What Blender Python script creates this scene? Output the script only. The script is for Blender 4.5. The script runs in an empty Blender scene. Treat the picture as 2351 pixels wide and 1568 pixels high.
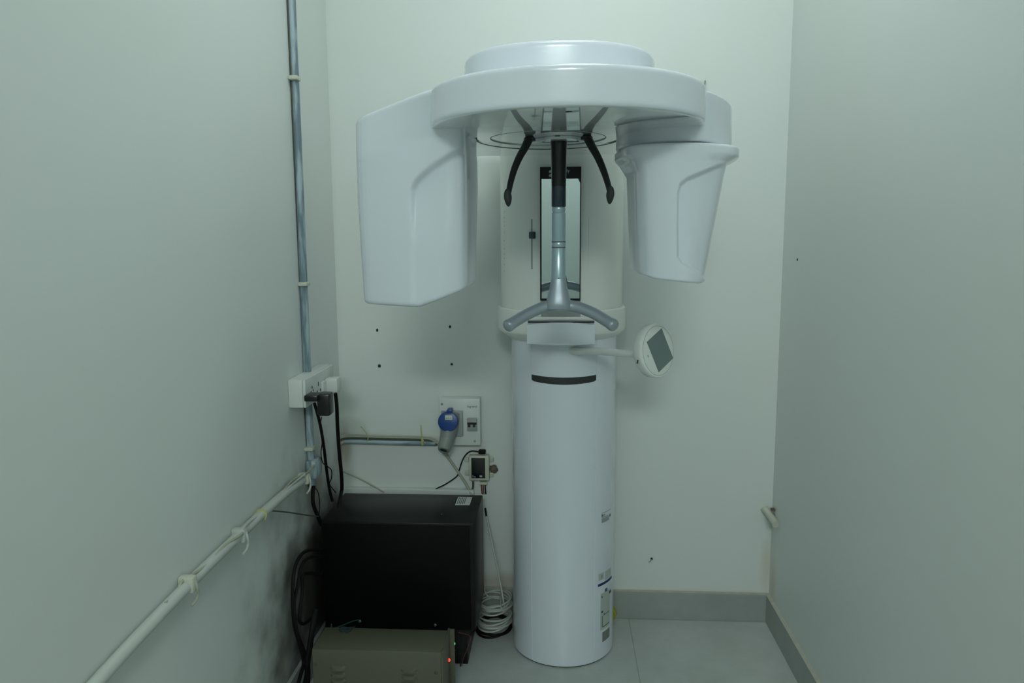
import bpy, bmesh, math, random
from mathutils import Vector, Matrix
random.seed(4)
pi = math.pi
S = bpy.context.scene
COL = S.collection

# ------------------------------------------------------------------ camera
YAW, PITCH, ROLL, FPX, CH = 0.0637, 0.1362, -0.0061, 1753.7, 1.3529
W, H = 2351.0, 1568.0
_f = Vector((-math.sin(YAW)*math.cos(PITCH), math.cos(YAW)*math.cos(PITCH), -math.sin(PITCH)))
_r0 = Vector((math.cos(YAW), math.sin(YAW), 0)); _u0 = _r0.cross(_f)
_r = _r0*math.cos(ROLL) + _u0*math.sin(ROLL)
_u = -_r0*math.sin(ROLL) + _u0*math.cos(ROLL)
EYE = Vector((0, 0, CH))
cd = bpy.data.cameras.new('camera'); cam = bpy.data.objects.new('camera', cd); COL.objects.link(cam)
m = Matrix((_r, _u, -_f)).transposed().to_4x4(); m.translation = EYE
cam.matrix_world = m
cd.sensor_width = 36; cd.sensor_fit = 'HORIZONTAL'; cd.lens = 36*FPX/W; cd.clip_start = 0.02
S.camera = cam
S.view_settings.view_transform = 'Standard'; S.view_settings.look = 'None'
S.view_settings.gamma = 1; S.view_settings.use_curve_mapping = False
S.view_settings.exposure = -0.07

# room extents (metres, camera stands at X=0,Y=0)
XL, XR, YB, YF, ZC = -0.775, 0.736, 2.6, -4.0, 2.95
YL, ZH = -0.5, 3.6      # beyond YL the space is taller

# ------------------------------------------------------------------ world and lights
wd = bpy.data.worlds.new('world'); S.world = wd; wd.use_nodes = True
wd.node_tree.nodes['Background'].inputs[0].default_value = (.7, .85, .85, 1)
wd.node_tree.nodes['Background'].inputs[1].default_value = 0.05
def area(name, loc, size, sizey, power, col, rot=(0, 0, 0)):
    l = bpy.data.lights.new(name, 'AREA'); l.shape = 'RECTANGLE'; l.size = size; l.size_y = sizey
    l.energy = power; l.color = col
    o = bpy.data.objects.new(name, l); COL.objects.link(o); o.location = loc; o.rotation_euler = rot
    return o
LC = (.915, 1.0, .98)
LIGHTS = [('ceiling_lamp_light', (0.05, 1.15, ZC-.075), .55, .55, 3.0, LC, (0, 0, 0)),
          ('rear_ceiling_light', (0.15, 1.90, ZC-.075), .4, .4, 5.0, LC, (0, 0, 0)),
          ('far_room_light', (0.0, YF+.1, 3.40), 1.3, .38, 53, LC, (math.radians(74), 0, 0))]
for l in LIGHTS: area(*l)

# ------------------------------------------------------------------ pixel -> world (on a plane at a real distance)
def ray(x, y): return _r*((x-W/2)/FPX) - _u*((y-H/2)/FPX) + _f
def atY(x, y, Y): d = ray(x, y); return EYE + d*(Y/d.y)
def atZ(x, y, Z): d = ray(x, y); return EYE + d*((Z-CH)/d.z)
def atX(x, y, X): d = ray(x, y); return EYE + d*(X/d.x)

# ------------------------------------------------------------------ materials
MATS = {}
def mat(name, col, rough=.5, metal=0, spec=.5, coat=0, emit=None, est=0, trans=0, noise=0, nscale=20, bump=0):
    if name in MATS: return MATS[name]
    M = bpy.data.materials.new(name); M.use_nodes = True; nt = M.node_tree; b = nt.nodes['Principled BSDF']
    b.inputs['Base Color'].default_value = (*col, 1); b.inputs['Roughness'].default_value = rough
    b.inputs['Metallic'].default_value = metal; b.inputs['Specular IOR Level'].default_value = spec
    b.inputs['Coat Weight'].default_value = coat; b.inputs['Coat Roughness'].default_value = .03
    b.inputs['Transmission Weight'].default_value = trans
    if emit: b.inputs['Emission Color'].default_value = (*emit, 1); b.inputs['Emission Strength'].default_value = est
    tc = nt.nodes.new('ShaderNodeTexCoord'); n = nt.nodes.new('ShaderNodeTexNoise')
    n.inputs['Scale'].default_value = nscale; n.inputs['Detail'].default_value = 4
    nt.links.new(tc.outputs['Object'], n.inputs['Vector'])
    if noise:
        mx = nt.nodes.new('ShaderNodeMix'); mx.data_type = 'RGBA'
        mx.inputs[6].default_value = (*[c*(1-noise) for c in col], 1); mx.inputs[7].default_value = (*[min(1, c*(1+noise)) for c in col], 1)
        nt.links.new(n.outputs['Fac'], mx.inputs[0]); nt.links.new(mx.outputs[2], b.inputs['Base Color'])
    if bump:
        bp = nt.nodes.new('ShaderNodeBump'); bp.inputs['Strength'].default_value = bump; bp.inputs['Distance'].default_value = .002
        nt.links.new(n.outputs['Fac'], bp.inputs['Height']); nt.links.new(bp.outputs['Normal'], b.inputs['Normal'])
    MATS[name] = M; return M

PLA = mat('machine_white', (.79, .845, .915), .16, spec=.5, coat=.3, noise=.01, nscale=3)
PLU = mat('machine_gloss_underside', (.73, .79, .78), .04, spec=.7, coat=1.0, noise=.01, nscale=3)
CRM = mat('machine_cream', (.84, .885, .85), .22, spec=.5, noise=.01, nscale=3)
SEAM = mat('seam_dark', (.10, .12, .12), .6, noise=.1)
SEAMG = mat('seam_grey', (.33, .38, .37), .6, noise=.1)
BLK = mat('black_plastic', (.006, .008, .009), .3, noise=.1)
NAVY = mat('navy_acrylic', (.006, .022, .045), .15, coat=.5, noise=.1)
SLV = mat('silver_satin', (.38, .44, .49), .33, metal=.35, noise=.04)
SLVL = mat('silver_sleeve', (.42, .55, .60), .22, metal=.35, noise=.03)
MIR = mat('mirror_glass', (.62, .67, .68), .02, metal=1, noise=.005)
SCR = mat('screen_grey', (.19, .25, .245), .25, noise=.03)
BBOX = mat('black_powdercoat', (.006, .0065, .007), .36, spec=.25, noise=.15, nscale=60, bump=.05)
BGE = mat('beige_enamel', (.118, .120, .080), .45, noise=.06, nscale=9)
RUB = mat('black_rubber', (.006, .0065, .0065), .55, spec=.2, noise=.1)
WPL = mat('white_plastic', (.70, .75, .72), .3, noise=.02)
CPL = mat('cream_plastic', (.58, .60, .50), .4, noise=.05)
GPL = mat('grey_plastic', (.26, .29, .27), .4, noise=.04)
GPM = mat('grey_mid_plastic', (.34, .38, .37), .4, noise=.04)
BLU = mat('blue_plastic', (.008, .055, .25), .35, noise=.05)
CBW = mat('white_cable', (.55, .59, .55), .4, noise=.05)
CBC = mat('cream_cable', (.40, .43, .34), .5, noise=.08)
CBG = mat('grey_cable', (.07, .085, .065), .5, noise=.08)
YEL = mat('yellow_green_plastic', (.35, .36, .03), .5, noise=.05)
TIE = mat('yellow_tie', (.50, .50, .22), .5, noise=.05)
RED = mat('red_plastic', (.28, .02, .015), .4, noise=.05)
GRN = mat('green_wire', (.01, .10, .05), .5, noise=.05)
BRN = mat('brown_putty', (.15, .12, .09), .8, noise=.2, nscale=80)
STL = mat('steel', (.35, .36, .35), .35, metal=.9, noise=.05)
LEDG = mat('led_green', (.1, .8, .2), .3, emit=(.15, 1, .3), est=3)
LEDR = mat('led_red', (.8, .05, .03), .3, emit=(1, .06, .03), est=1.5)
LAMP = mat('lamp_diffuser', (.9, .9, .9), .5, emit=(.85, 1, .95), est=2)
PRT = mat('printed_paper', (.50, .56, .52), .5, noise=.1, nscale=200)
INK = mat('ink_dark', (.07, .08, .08), .6, noise=.1)
INKB = mat('ink_blue', (.01, .03, .16), .5, noise=.1)
LOGO = mat('logo_white', (.50, .54, .54), .5, noise=.05)

# galvanised / paint smeared conduit
def smeared(name='paint_smeared_conduit', sc=(40, 40, 5)):
    M = bpy.data.materials.new(name); M.use_nodes = True; nt = M.node_tree; b = nt.nodes['Principled BSDF']
    tc = nt.nodes.new('ShaderNodeTexCoord'); mp = nt.nodes.new('ShaderNodeMapping'); n = nt.nodes.new('ShaderNodeTexNoise')
    mp.inputs['Scale'].default_value = sc; n.inputs['Scale'].default_value = 1.6; n.inputs['Detail'].default_value = 5
    r = nt.nodes.new('ShaderNodeValToRGB'); r.color_ramp.elements[0].position = .42; r.color_ramp.elements[1].position = .58
    r.color_ramp.elements[0].color = (.16, .23, .27, 1); r.color_ramp.elements[1].color = (.40, .50, .54, 1)
    nt.links.new(tc.outputs['Object'], mp.inputs[0]); nt.links.new(mp.outputs[0], n.inputs['Vector'])
    nt.links.new(n.outputs['Fac'], r.inputs[0]); nt.links.new(r.outputs[0], b.inputs['Base Color']); b.inputs['Roughness'].default_value = .45
    return M
SMR = smeared(); SMRH = smeared('paint_smeared_level_conduit', (5, 40, 40))

def wall_mat(name, stains, col=(.745, .795, .765)):
    """painted plaster; stains = list of (centre, radii, colour, strength) dirt patches"""
    M = bpy.data.materials.new(name); M.use_nodes = True; nt = M.node_tree; L = nt.links; b = nt.nodes['Principled BSDF']
    b.inputs['Roughness'].default_value = .42; b.inputs['Specular IOR Level'].default_value = .35
    tc = nt.nodes.new('ShaderNodeNewGeometry')
    n = nt.nodes.new('ShaderNodeTexNoise'); n.inputs['Scale'].default_value = 1.7; n.inputs['Detail'].default_value = 3
    L.new(tc.outputs['Position'], n.inputs['Vector'])
    mx = nt.nodes.new('ShaderNodeMix'); mx.data_type = 'RGBA'
    mx.inputs[6].default_value = (col[0]*.98, col[1]*.98, col[2]*.96, 1); mx.inputs[7].default_value = (col[0]*1.02, col[1]*1.02, col[2]*1.05, 1)
    L.new(n.outputs['Fac'], mx.inputs[0]); cur = mx.outputs[2]
    for c, rad, sc, stg in stains:
        mp = nt.nodes.new('ShaderNodeMapping'); mp.inputs['Location'].default_value = tuple(-c[i]/rad[i] for i in range(3))
        mp.inputs['Scale'].default_value = tuple(1/r_ for r_ in rad); L.new(tc.outputs['Position'], mp.inputs[0])
        ln = nt.nodes.new('ShaderNodeVectorMath'); ln.operation = 'LENGTH'; L.new(mp.outputs[0], ln.inputs[0])
        n2 = nt.nodes.new('ShaderNodeTexNoise'); n2.inputs['Scale'].default_value = 9; n2.inputs['Detail'].default_value = 6
        L.new(tc.outputs['Position'], n2.inputs['Vector'])
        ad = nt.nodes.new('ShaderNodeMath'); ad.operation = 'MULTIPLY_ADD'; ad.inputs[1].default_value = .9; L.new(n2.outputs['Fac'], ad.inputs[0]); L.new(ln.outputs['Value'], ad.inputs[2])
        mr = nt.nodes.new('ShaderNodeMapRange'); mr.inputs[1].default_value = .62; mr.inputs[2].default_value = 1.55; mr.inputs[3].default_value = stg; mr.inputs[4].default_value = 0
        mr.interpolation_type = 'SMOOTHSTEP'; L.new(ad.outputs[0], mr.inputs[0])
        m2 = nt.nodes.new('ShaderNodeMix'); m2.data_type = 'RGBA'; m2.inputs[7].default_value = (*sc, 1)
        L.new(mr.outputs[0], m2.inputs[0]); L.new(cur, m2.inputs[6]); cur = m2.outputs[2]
    L.new(cur, b.inputs['Base Color'])
    n3 = nt.nodes.new('ShaderNodeTexNoise'); n3.inputs['Scale'].default_value = 7; n3.inputs['Detail'].default_value = 3; L.new(tc.outputs['Position'], n3.inputs['Vector'])
    bp = nt.nodes.new('ShaderNodeBump'); bp.inputs['Strength'].default_value = .12; bp.inputs['Distance'].default_value = .01
    L.new(n3.outputs['Fac'], bp.inputs['Height']); L.new(bp.outputs[0], b.inputs['Normal'])
    return M

def tile_mat(name, col, dark, joints, lo=.3):
    M = bpy.data.materials.new(name); M.use_nodes = True; nt = M.node_tree; L = nt.links; b = nt.nodes['Principled BSDF']
    b.inputs['Roughness'].default_value = lo
    g = nt.nodes.new('ShaderNodeNewGeometry'); n = nt.nodes.new('ShaderNodeTexNoise'); n.inputs['Scale'].default_value = 6; n.inputs['Detail'].default_value = 7; n.inputs['Roughness'].default_value = .65
    L.new(g.outputs['Position'], n.inputs['Vector'])
    r = nt.nodes.new('ShaderNodeValToRGB'); r.color_ramp.elements[0].position = .3; r.color_ramp.elements[1].position = .7
    r.color_ramp.elements[0].color = (*dark, 1); r.color_ramp.elements[1].color = (*col, 1); L.new(n.outputs['Fac'], r.inputs[0]); cur = r.outputs[0]
    if joints:
        sp = nt.nodes.new('ShaderNodeSeparateXYZ'); L.new(g.outputs['Position'], sp.inputs[0])
        for ax, off, per in joints:
            a = nt.nodes.new('ShaderNodeMath'); a.operation = 'SUBTRACT'; a.inputs[1].default_value = off-per*20; L.new(sp.outputs[ax], a.inputs[0])
            md = nt.nodes.new('ShaderNodeMath'); md.operation = 'MODULO'; md.inputs[1].default_value = per; L.new(a.outputs[0], md.inputs[0])
            lt = nt.nodes.new('ShaderNodeMath'); lt.operation = 'LESS_THAN'; lt.inputs[1].default_value = .003; L.new(md.outputs[0], lt.inputs[0])
            mu = nt.nodes.new('ShaderNodeMath'); mu.operation = 'MULTIPLY'; mu.inputs[1].default_value = .55; L.new(lt.outputs[0], mu.inputs[0])
            m2 = nt.nodes.new('ShaderNodeMix'); m2.data_type = 'RGBA'; m2.inputs[7].default_value = (.17, .19, .15, 1)
            L.new(mu.outputs[0], m2.inputs[0]); L.new(cur, m2.inputs[6]); cur = m2.outputs[2]
    L.new(cur, b.inputs['Base Color']); return M

# ------------------------------------------------------------------ builders
def tagp(o, label=None, cat=None, group=None, kind=None):
    if label: o['label'] = label
    if cat: o['category'] = cat
    if group: o['group'] = group
    if kind: o['kind'] = kind
    return o
def empty(name, loc, label, cat, group=None):
    o = bpy.data.objects.new(name, None); COL.objects.link(o); o.location = loc; o.empty_display_size = .05
    return tagp(o, label, cat, group)
def link(name, bm, material, parent=None, smooth=35):
    bmesh.ops.recalc_face_normals(bm, faces=bm.faces)
    me = bpy.data.meshes.new(name); bm.to_mesh(me); bm.free(); me.materials.append(material)
    if smooth:
        for p in me.polygons: p.use_smooth = True
        me.set_sharp_from_angle(angle=math.radians(smooth))
    o = bpy.data.objects.new(name, me); COL.objects.link(o)
    if parent is not None:
        o.parent = parent; q = parent; off = Vector((0, 0, 0))
        while q is not None: off += q.location; q = q.parent
        o.data.transform(Matrix.Translation(-off))
    return o
def box(bm, x0, x1, y0, y1, z0, z1, bev=0, M=None, seg=2):
    r = bmesh.ops.create_cube(bm, size=1); vs = r['verts']
    for v in vs: v.co = Vector((x0+(v.co.x+.5)*(x1-x0), y0+(v.co.y+.5)*(y1-y0), z0+(v.co.z+.5)*(z1-z0)))
    if bev:
        es = list({e for v in vs for e in v.link_edges})
        r = bmesh.ops.bevel(bm, geom=es, offset=bev, segments=seg, affect='EDGES', profile=.5); vs = list({v for f in r['faces'] for v in f.verts} | {v for v in vs if v.is_valid})
    if M: bmesh.ops.transform(bm, matrix=M, verts=vs)
    return bm
def B(*a, **k): return box(bmesh.new(), *a, **k)
def loft_bm(rings, bm=None, cap=True, closed=True):
    bm = bm or bmesh.new(); rows = [[bm.verts.new(p) for p in r] for r in rings]; n = len(rings[0])
    for a, b_ in zip(rows, rows[1:]):
        for i in range(n if closed else n-1):
            j = (i+1) % n; bm.faces.new((a[i], a[j], b_[j], b_[i]))
    if cap and closed: bm.faces.new(rows[0][::-1]); bm.faces.new(rows[-1])
    return bm
def prism(poly, z0, z1, bev=.004, bm=None):
    """extruded plan polygon with rounded rims (inset by moving along vertex normals)"""
    n = len(poly); nor = []
    ar = sum(poly[i][0]*poly[(i+1) % n][1]-poly[(i+1) % n][0]*poly[i][1] for i in range(n)); sg = 1 if ar > 0 else -1
    for i in range(n):
        a = Vector(poly[i-1]); c = Vector(poly[(i+1) % n]); t = (c-a); t.normalize(); nor.append(Vector((-t.y, t.x))*sg)
    def ring(z, ins): return [Vector((poly[i][0]+nor[i].x*ins, poly[i][1]+nor[i].y*ins, z)) for i in range(n)]
    if bev:
        sup = max(0, min(.004, (z1-z0-2*bev)*.3))
        ins = lambda t: bev*(1-math.sqrt(max(0, 1-(1-t)**2)))
        rs = [ring(z0+bev*t, ins(t)) for t in (0, .08, .3, .6, 1)] + [ring(z0+bev+sup, 0), ring(z1-bev-sup, 0)]
        rs += [ring(z1-bev*t, ins(t)) for t in (1, .6, .3, .08, 0)]
    else: rs = [ring(z0, 0), ring(z1, 0)]
    return loft_bm(rs, bm)
def frame(z):
    z = Vector(z).normalized(); a = Vector((0, 0, 1)) if abs(z.z) < .9 else Vector((1, 0, 0))
    x = a.cross(z).normalized(); y = z.cross(x); return x, y, z
def spline(pts, n=8):
    P = [Vector(p) for p in pts]; out = []
    for i in range(len(P)-1):
        p0 = P[max(i-1, 0)]; p1 = P[i]; p2 = P[i+1]; p3 = P[min(i+2, len(P)-1)]
        for k in range(n):
            t = k/n; out.append(.5*((2*p1)+(-p0+p2)*t+(2*p0-5*p1+4*p2-p3)*t*t+(-p0+3*p1-3*p2+p3)*t**3))
    out.append(P[-1]); return out
def tube_bm(pts, r, seg=10, n=8, bm=None, flat=1.0):
    Q = spline(pts, n) if n else [Vector(p) for p in pts]; m_ = len(Q); rings = []
    t = (Q[1]-Q[0]).normalized(); x, y, _ = frame(t)
    for i, q in enumerate(Q):
        t2 = (Q[min(i+1, m_-1)]-Q[max(i-1, 0)]).normalized(); x = (x-t2*x.dot(t2)).normalized(); y = t2.cross(x)
        rr = r(i/(m_-1)) if callable(r) else r
        rings.append([q+x*(rr*math.cos(a))+y*(rr*flat*math.sin(a)) for a in [k*2*pi/seg for k in range(seg)]])
    return loft_bm(rings, bm)
def lathe(prof, c, axis=(0, 0, 1), seg=32, bm=None, sx=1.0):
    x, y, z = frame(axis) if tuple(axis) != (0, 0, 1) else (Vector((1, 0, 0)), Vector((0, 1, 0)), Vector((0, 0, 1)))
    c = Vector(c)
    return loft_bm([[c+x*(r*sx*math.cos(k*2*pi/seg))+y*(r*math.sin(k*2*pi/seg))+z*h for k in range(seg)] for r, h in prof], bm)
def cyl(p0, p1, r, seg=20, bm=None, bev=0):
    p0 = Vector(p0); p1 = Vector(p1); L = (p1-p0).length
    pr = [(r-bev, 0), (r, bev), (r, L-bev), (r-bev, L)] if bev else [(r, 0), (r, L)]
    return lathe(pr, p0, p1-p0, seg, bm)
def ball(bm, c, rx, ry, rz, M=None):
    r = bmesh.ops.create_uvsphere(bm, u_segments=20, v_segments=12, radius=1)
    bmesh.ops.transform(bm, matrix=Matrix.Translation(c) @ (M or Matrix()) @ Matrix.Diagonal((rx, ry, rz, 1)), verts=r['verts']); return bm
def chaikin(P, it=3, q=.25):
    for _ in range(it):
        o = []
        for i in range(len(P)):
            a = P[i]; b_ = P[(i+1) % len(P)]; o += [a*(1-q)+b_*q, a*q+b_*(1-q)]
        P = o
    return P
def text(name, s, size, M, material, parent, ext=.0004):
    c = bpy.data.curves.new(name, 'FONT'); c.body = s; c.size = size; c.extrude = ext; c.align_x = 'LEFT'; c.resolution_u = 3
    t = bpy.data.objects.new(name, c); COL.objects.link(t); bpy.context.view_layer.update()
    me = bpy.data.meshes.new_from_object(t.evaluated_get(bpy.context.evaluated_depsgraph_get())); bpy.data.objects.remove(t)
    bm = bmesh.new(); bm.from_mesh(me); bmesh.ops.transform(bm, matrix=M, verts=bm.verts); return link(name, bm, material, parent, smooth=0)
def facing_back(loc):      # text on a surface that looks towards -Y
    return Matrix.Translation(loc) @ Matrix.Rotation(pi/2, 4, 'X')

# ================================================================== the room
T = .1
def struct(name, bm, M): o = link(name, bm, M, smooth=0); o['kind'] = 'structure'; return o
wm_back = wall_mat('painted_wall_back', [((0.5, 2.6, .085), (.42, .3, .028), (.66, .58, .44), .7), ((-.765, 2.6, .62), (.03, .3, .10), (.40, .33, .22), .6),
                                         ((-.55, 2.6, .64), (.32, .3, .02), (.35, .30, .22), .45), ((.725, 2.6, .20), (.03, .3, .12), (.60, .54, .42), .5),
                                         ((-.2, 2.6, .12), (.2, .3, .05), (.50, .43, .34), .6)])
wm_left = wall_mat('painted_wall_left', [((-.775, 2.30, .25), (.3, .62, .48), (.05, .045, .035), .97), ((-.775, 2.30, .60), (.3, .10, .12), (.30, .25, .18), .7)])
wm_right = wall_mat('painted_wall_right', [((.736, 2.56, .16), (.3, .05, .10), (.55, .46, .30), .5)])
wm_plain = wall_mat('painted_wall_plain', [])
struct('floor', B(XL-T, XR+T, YF-T, YB+T, -T, 0), tile_mat('floor_tile', (.58, .62, .60), (.47, .51, .485), [('X', .2449, .6), ('Y', 2.585, .6)], .28))
struct('ceiling', B(XL-T, XR+T, YL, YB+T, ZC, ZC+T), wm_plain)
struct('ceiling', B(XL-T, XR+T, YF-T, YL, ZH, ZH+T), wm_plain)
struct('trim_3', B(XL, XR, YL-T, YL, ZC, ZH), wm_plain)
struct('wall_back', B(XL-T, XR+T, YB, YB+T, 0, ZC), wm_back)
struct('wall_left', B(XL-T, XL, YF, YB, 0, ZH), wm_left)
struct('wall_right', B(XR, XR+T, YF, YB, 0, ZH), wm_right)
struct('wall_front', B(XL-T, XR+T, YF-T, YF, 0, ZH), wall_mat('painted_wall_front', [], (.60, .65, .63)))
bt = tile_mat('baseboard_tile', (.40, .435, .415), (.31, .345, .325), None, .4)
bx = .011
struct('baseboard_back', B(XL, XR, YB-bx, YB, 0, .0985, .001), bt)
struct('baseboard_right', B(XR-bx, XR, YF, YB-bx, 0, .0985, .001), bt)
struct('baseboard_left', B(XL, XL+bx, YF, YB-bx, 0, .0985, .001), bt)
gr = mat('grout_cream', (.50, .50, .42), .8, noise=.2, nscale=30)
struct('trim_1', B(XL, XR, YB-.006, YB, .0985, .104), gr)
struct('trim_2', B(XR-.012, XR, YF, YB-.006, .0985, .1015), gr)

# ceiling light fixture (above the frame; the lamp of this room)
cl = empty('ceiling_light', (0.02, 1.15, ZC), 'square flat ceiling lamp in front of the x-ray machine', 'ceiling light')
link('housing', B(-.29, .33, .84, 1.46, ZC-.05, ZC, .006), WPL, cl)
link('diffuser', B(-.265, .305, .865, 1.435, ZC-.062, ZC-.05), LAMP, cl)

# ================================================================== dental x-ray machine
CX, CY, CR = .011, 2.425, .167
xm = empty('dental_xray_machine', (CX, CY, 0), 'tall white dental panoramic x-ray machine with round column standing against the back wall', 'x-ray machine')
def dshape(cx, cy, r, ycut, n=96, yfront=None, grooves=()):
    P = []
    for k in range(n):
        a = -pi/2 + 2*pi*k/n; rr = r
        P.append((cx+rr*math.cos(a), cy+rr*math.sin(a)))
    for g in grooves: pass
    P = [(x, min(y, ycut)) for x, y in P]
    if yfront: P = [(x, max(y, yfront)) for x, y in P]
    return P
# column with two shallow vertical grooves beside its front cover
def column_poly():
    P = []; gs = [math.asin(.098/CR), -math.asin(.098/CR)]
    angs = [2*pi*k/120-pi for k in range(120)]
    for g in gs: angs += [g-.012, g-.006, g+.006, g+.012]
    for a in sorted(angs):
        r = CR-(.0018 if any(abs(a-g) < .008 for g in gs) else 0)
        P.append((CX+r*math.sin(a), min(CY-r*math.cos(a), YB-bx-.003)))
    return P
col = link('column', prism(column_poly(), .004, 1.062, .003), PLA, xm)
link('column_foot', prism(dshape(CX, CY, CR-.004, YB-bx-.004), 0, .006, 0), SEAM, xm)
# collar where the sliding carriage ends
rings = []
for z, r in ((1.040, .168), (1.046, .176), (1.062, .2), (1.067, .2025), (1.072, .203), (1.126, .203), (1.133, .2015), (1.137, .197)):
    rings.append([Vector((x, y, z)) for x, y in dshape(.003, 2.425, r, YB-.004)])
link('collar', loft_bm(rings), CRM, xm)
link('carriage', prism(dshape(.003, 2.42, .191, YB-.004, yfront=2.238), 1.135, 1.70, .004), CRM, xm)
# shelf with slit
P = [(.0995, 2.25), (-.0965, 2.25)]
for k in range(13):
    t = -1+2*k/12; P.append((.0015+t*.098, 2.172+.026*t*t))
sh = link('shelf', prism(P, 1.043, 1.1095, .003), PLA, xm)
link('slit', B(-.093, .097, 2.176, 2.203, 1.108, 1.1125, .001), BLK, sh)
link('shelf_lip', B(-.0965, .0995, 2.204, 2.24, 1.108, 1.122, .003), CRM, sh)

# mirror with black frame and printed header
mf = link('mirror_frame', B(-.0590, .0585, 2.228, 2.240, 1.168, 1.5495, .001), BLK, xm)
link('mirror', B(-.0545, .0555, 2.2265, 2.230, 1.174, 1.516), MIR, mf)
link('lower_panel', B(-.056, .0585, 2.214, 2.24, 1.121, 1.166, .001), GPM, xm)
lp = atY(1270, 397, 2.2275)
text('brand_text', 'Dentsply\nSirona', .0128, facing_back((-.0205, 2.2272, 1.5345)), LOGO, mf)
bm = bmesh.new()
for z in (1.5372, 1.5262):
    q = [Vector((-.0335, 2.2275, z-.0040)), Vector((-.0262, 2.2275, z-.0040)), Vector((-.0262, 2.2275, z+.0036)), Vector((-.0300, 2.2275, z+.0040)), Vector((-.0335, 2.2275, z+.0005))]
    loft_bm([q, [v-Vector((0, .0005, 0)) for v in q]], bm)
link('brand_logo', bm, LOGO, mf, 0)

# grooves, knob and vents on the carriage
def car_pt(px, py, d=0):   # point on the carriage cylinder
    Y = 2.25
    for _ in range(20):
        p = atY(px, py, Y); dx = p.x-.003; Y = 2.42-math.sqrt(max(1e-6, .191**2-dx*dx))
    Y = max(Y, 2.238); p = atY(px, py, Y); n = Vector((p.x-.003, p.y-2.42, 0)).normalized(); return p+n*d, n
for px, y0, y1, nm in ((1221, 503, 618, 'slider_groove'), (1354, 500, 620, 'side_groove')):
    p0, n = car_pt(px, y0); p1, _ = car_pt(px, y1); t = Vector((-n.y, n.x, 0)); t.normalize()
    bm = bmesh.new(); w = .0022 if px < 1300 else .003
    q = [p0-t*w, p0+t*w, Vector((p0.x, p0.y, p1.z))+t*w, Vector((p0.x, p0.y, p1.z))-t*w]
    loft_bm([[v-n*.003 for v in q], [v+n*.0006 for v in q]], bm)
    g = link(nm, bm, SEAMG if px < 1300 else CRM, xm, 0)
    if px < 1300:
        k, _ = car_pt(1223.5, 540)
        M = Matrix.Translation(k+n*.004) @ Matrix((t, n, Vector((0, 0, 1)))).transposed().to_4x4()
        link('slider_knob', B(-.0085, .0085, -.006, .006, -.010, .010, .002, M=M), mat('knob_dark', (.03, .05, .055), .4, noise=.05), g)
for py in (455, 486, 500, 509, 519, 534, 553, 571, 583, 593, 607, 622):
    p, n = car_pt(1158, py); link('vent_hole', B(p.x-.0006, p.x+.0006, p.y-.002, p.y+.001, p.z-.0015, p.z+.0015), SEAMG, xm, 0)

# dark curved grip recess on the column
bm = bmesh.new(); rows = []
for k in range(25):
    t = -1+2*k/24; a = math.asin(.097/CR)*t; zt = .9375-.0035*(1-t*t); zb = .9185-.006*(1-t*t) + (.0 if abs(t) < .93 else .003*(abs(t)-.93)/.07)
    rr = CR+.0012
    rows.append([Vector((CX+rr*math.sin(a), CY-rr*math.cos(a), zt)), Vector((CX+rr*math.sin(a), CY-rr*math.cos(a), zb)),
                 Vector((CX+(CR-.004)*math.sin(a), CY-(CR-.004)*math.cos(a), zb)), Vector((CX+(CR-.004)*math.sin(a), CY-(CR-.004)*math.cos(a), zt))])
link('grip_slot', loft_bm(rows), mat('grip_black', (.03, .035, .035), .35, noise=.1), xm)

# ---- printed labels on the column side
def cpt(px, py):
    best = None
    for i in range(2000):
        a = pi/2*i/2000; q = Vector((CX+CR*math.sin(a), CY-CR*math.cos(a), 0)); d = q-EYE
        z0 = atY(px, py, q.y); e = abs(z0.x-q.x)
        if best is None or e < best[0]: best = (e, a, z0.z)
    return best[1], best[2]
def clabel(name, x0, y0, x1, y1, material, parent, out=.0006, skew=0):
    a0, z0 = cpt(x0, y0); a1, _ = cpt(x1, y0); _, z1 = cpt(x0, y1); rows = []
    for k in range(9):
        t = k/8; a = a0+(a1-a0)*t
        rows.append([Vector((CX+(CR+o_)*math.sin(a), CY-(CR+o_)*math.cos(a), z+skew*t)) for o_, z in ((out, z0), (out, z1), (-.001, z1), (-.001, z0))])
    return link(name, loft_bm(rows), material, parent)
L1 = clabel('rating_label', 1379, 1176, 1403, 1206, PLA, xm)
for i, (a, b_, c, d) in enumerate(((1381, 1178, 1402, 1179.5), (1381, 1181, 1383, 1187), (1383.5, 1181, 1389, 1186), (1399, 1180, 1401, 1186), (1381, 1188, 1396, 1190), (1381, 1191, 1398, 1201))):
    clabel('print_line', a, b_, c, d, INK if i in (1, 3) else SEAMG, L1, .001)
L2 = clabel('certificate_label', 1372, 1308, 1403, 1352, PLA, xm)
clabel('print_block', 1374, 1318, 1386, 1334, PRT, L2, .001); clabel('print_block', 1389, 1312, 1402, 1332, PRT, L2, .001)
clabel('emblem', 1379, 1320, 1383, 1328, SEAMG, L2, .0012)
clabel('blue_stripe', 1372.5, 1342, 1403, 1347.5, INKB, L2, .0014); clabel('round_mark', 1389, 1352, 1394, 1359, mat('ink_lilac', (.10, .12, .25), .5, noise=.1), L2, .001)
L3 = clabel('serial_label', 1379, 1364, 1400, 1448, PRT, xm)
for a, b_, c, d in ((1381, 1369, 1383, 1373), (1380, 1404, 1384, 1408), (1386, 1408, 1388, 1411), (1382, 1414, 1383, 1440), (1398, 1357, 1402, 1363), (1384, 1412, 1398, 1413), (1384, 1438, 1398, 1439.5)):
    clabel('print_line', a, b_, c, d, INK, L3, .001)
clabel('barcode_label', 1383, 1452, 1399, 1474, mat('barcode_grey', (.22, .24, .21), .6, noise=.3, nscale=300), xm)

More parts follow.
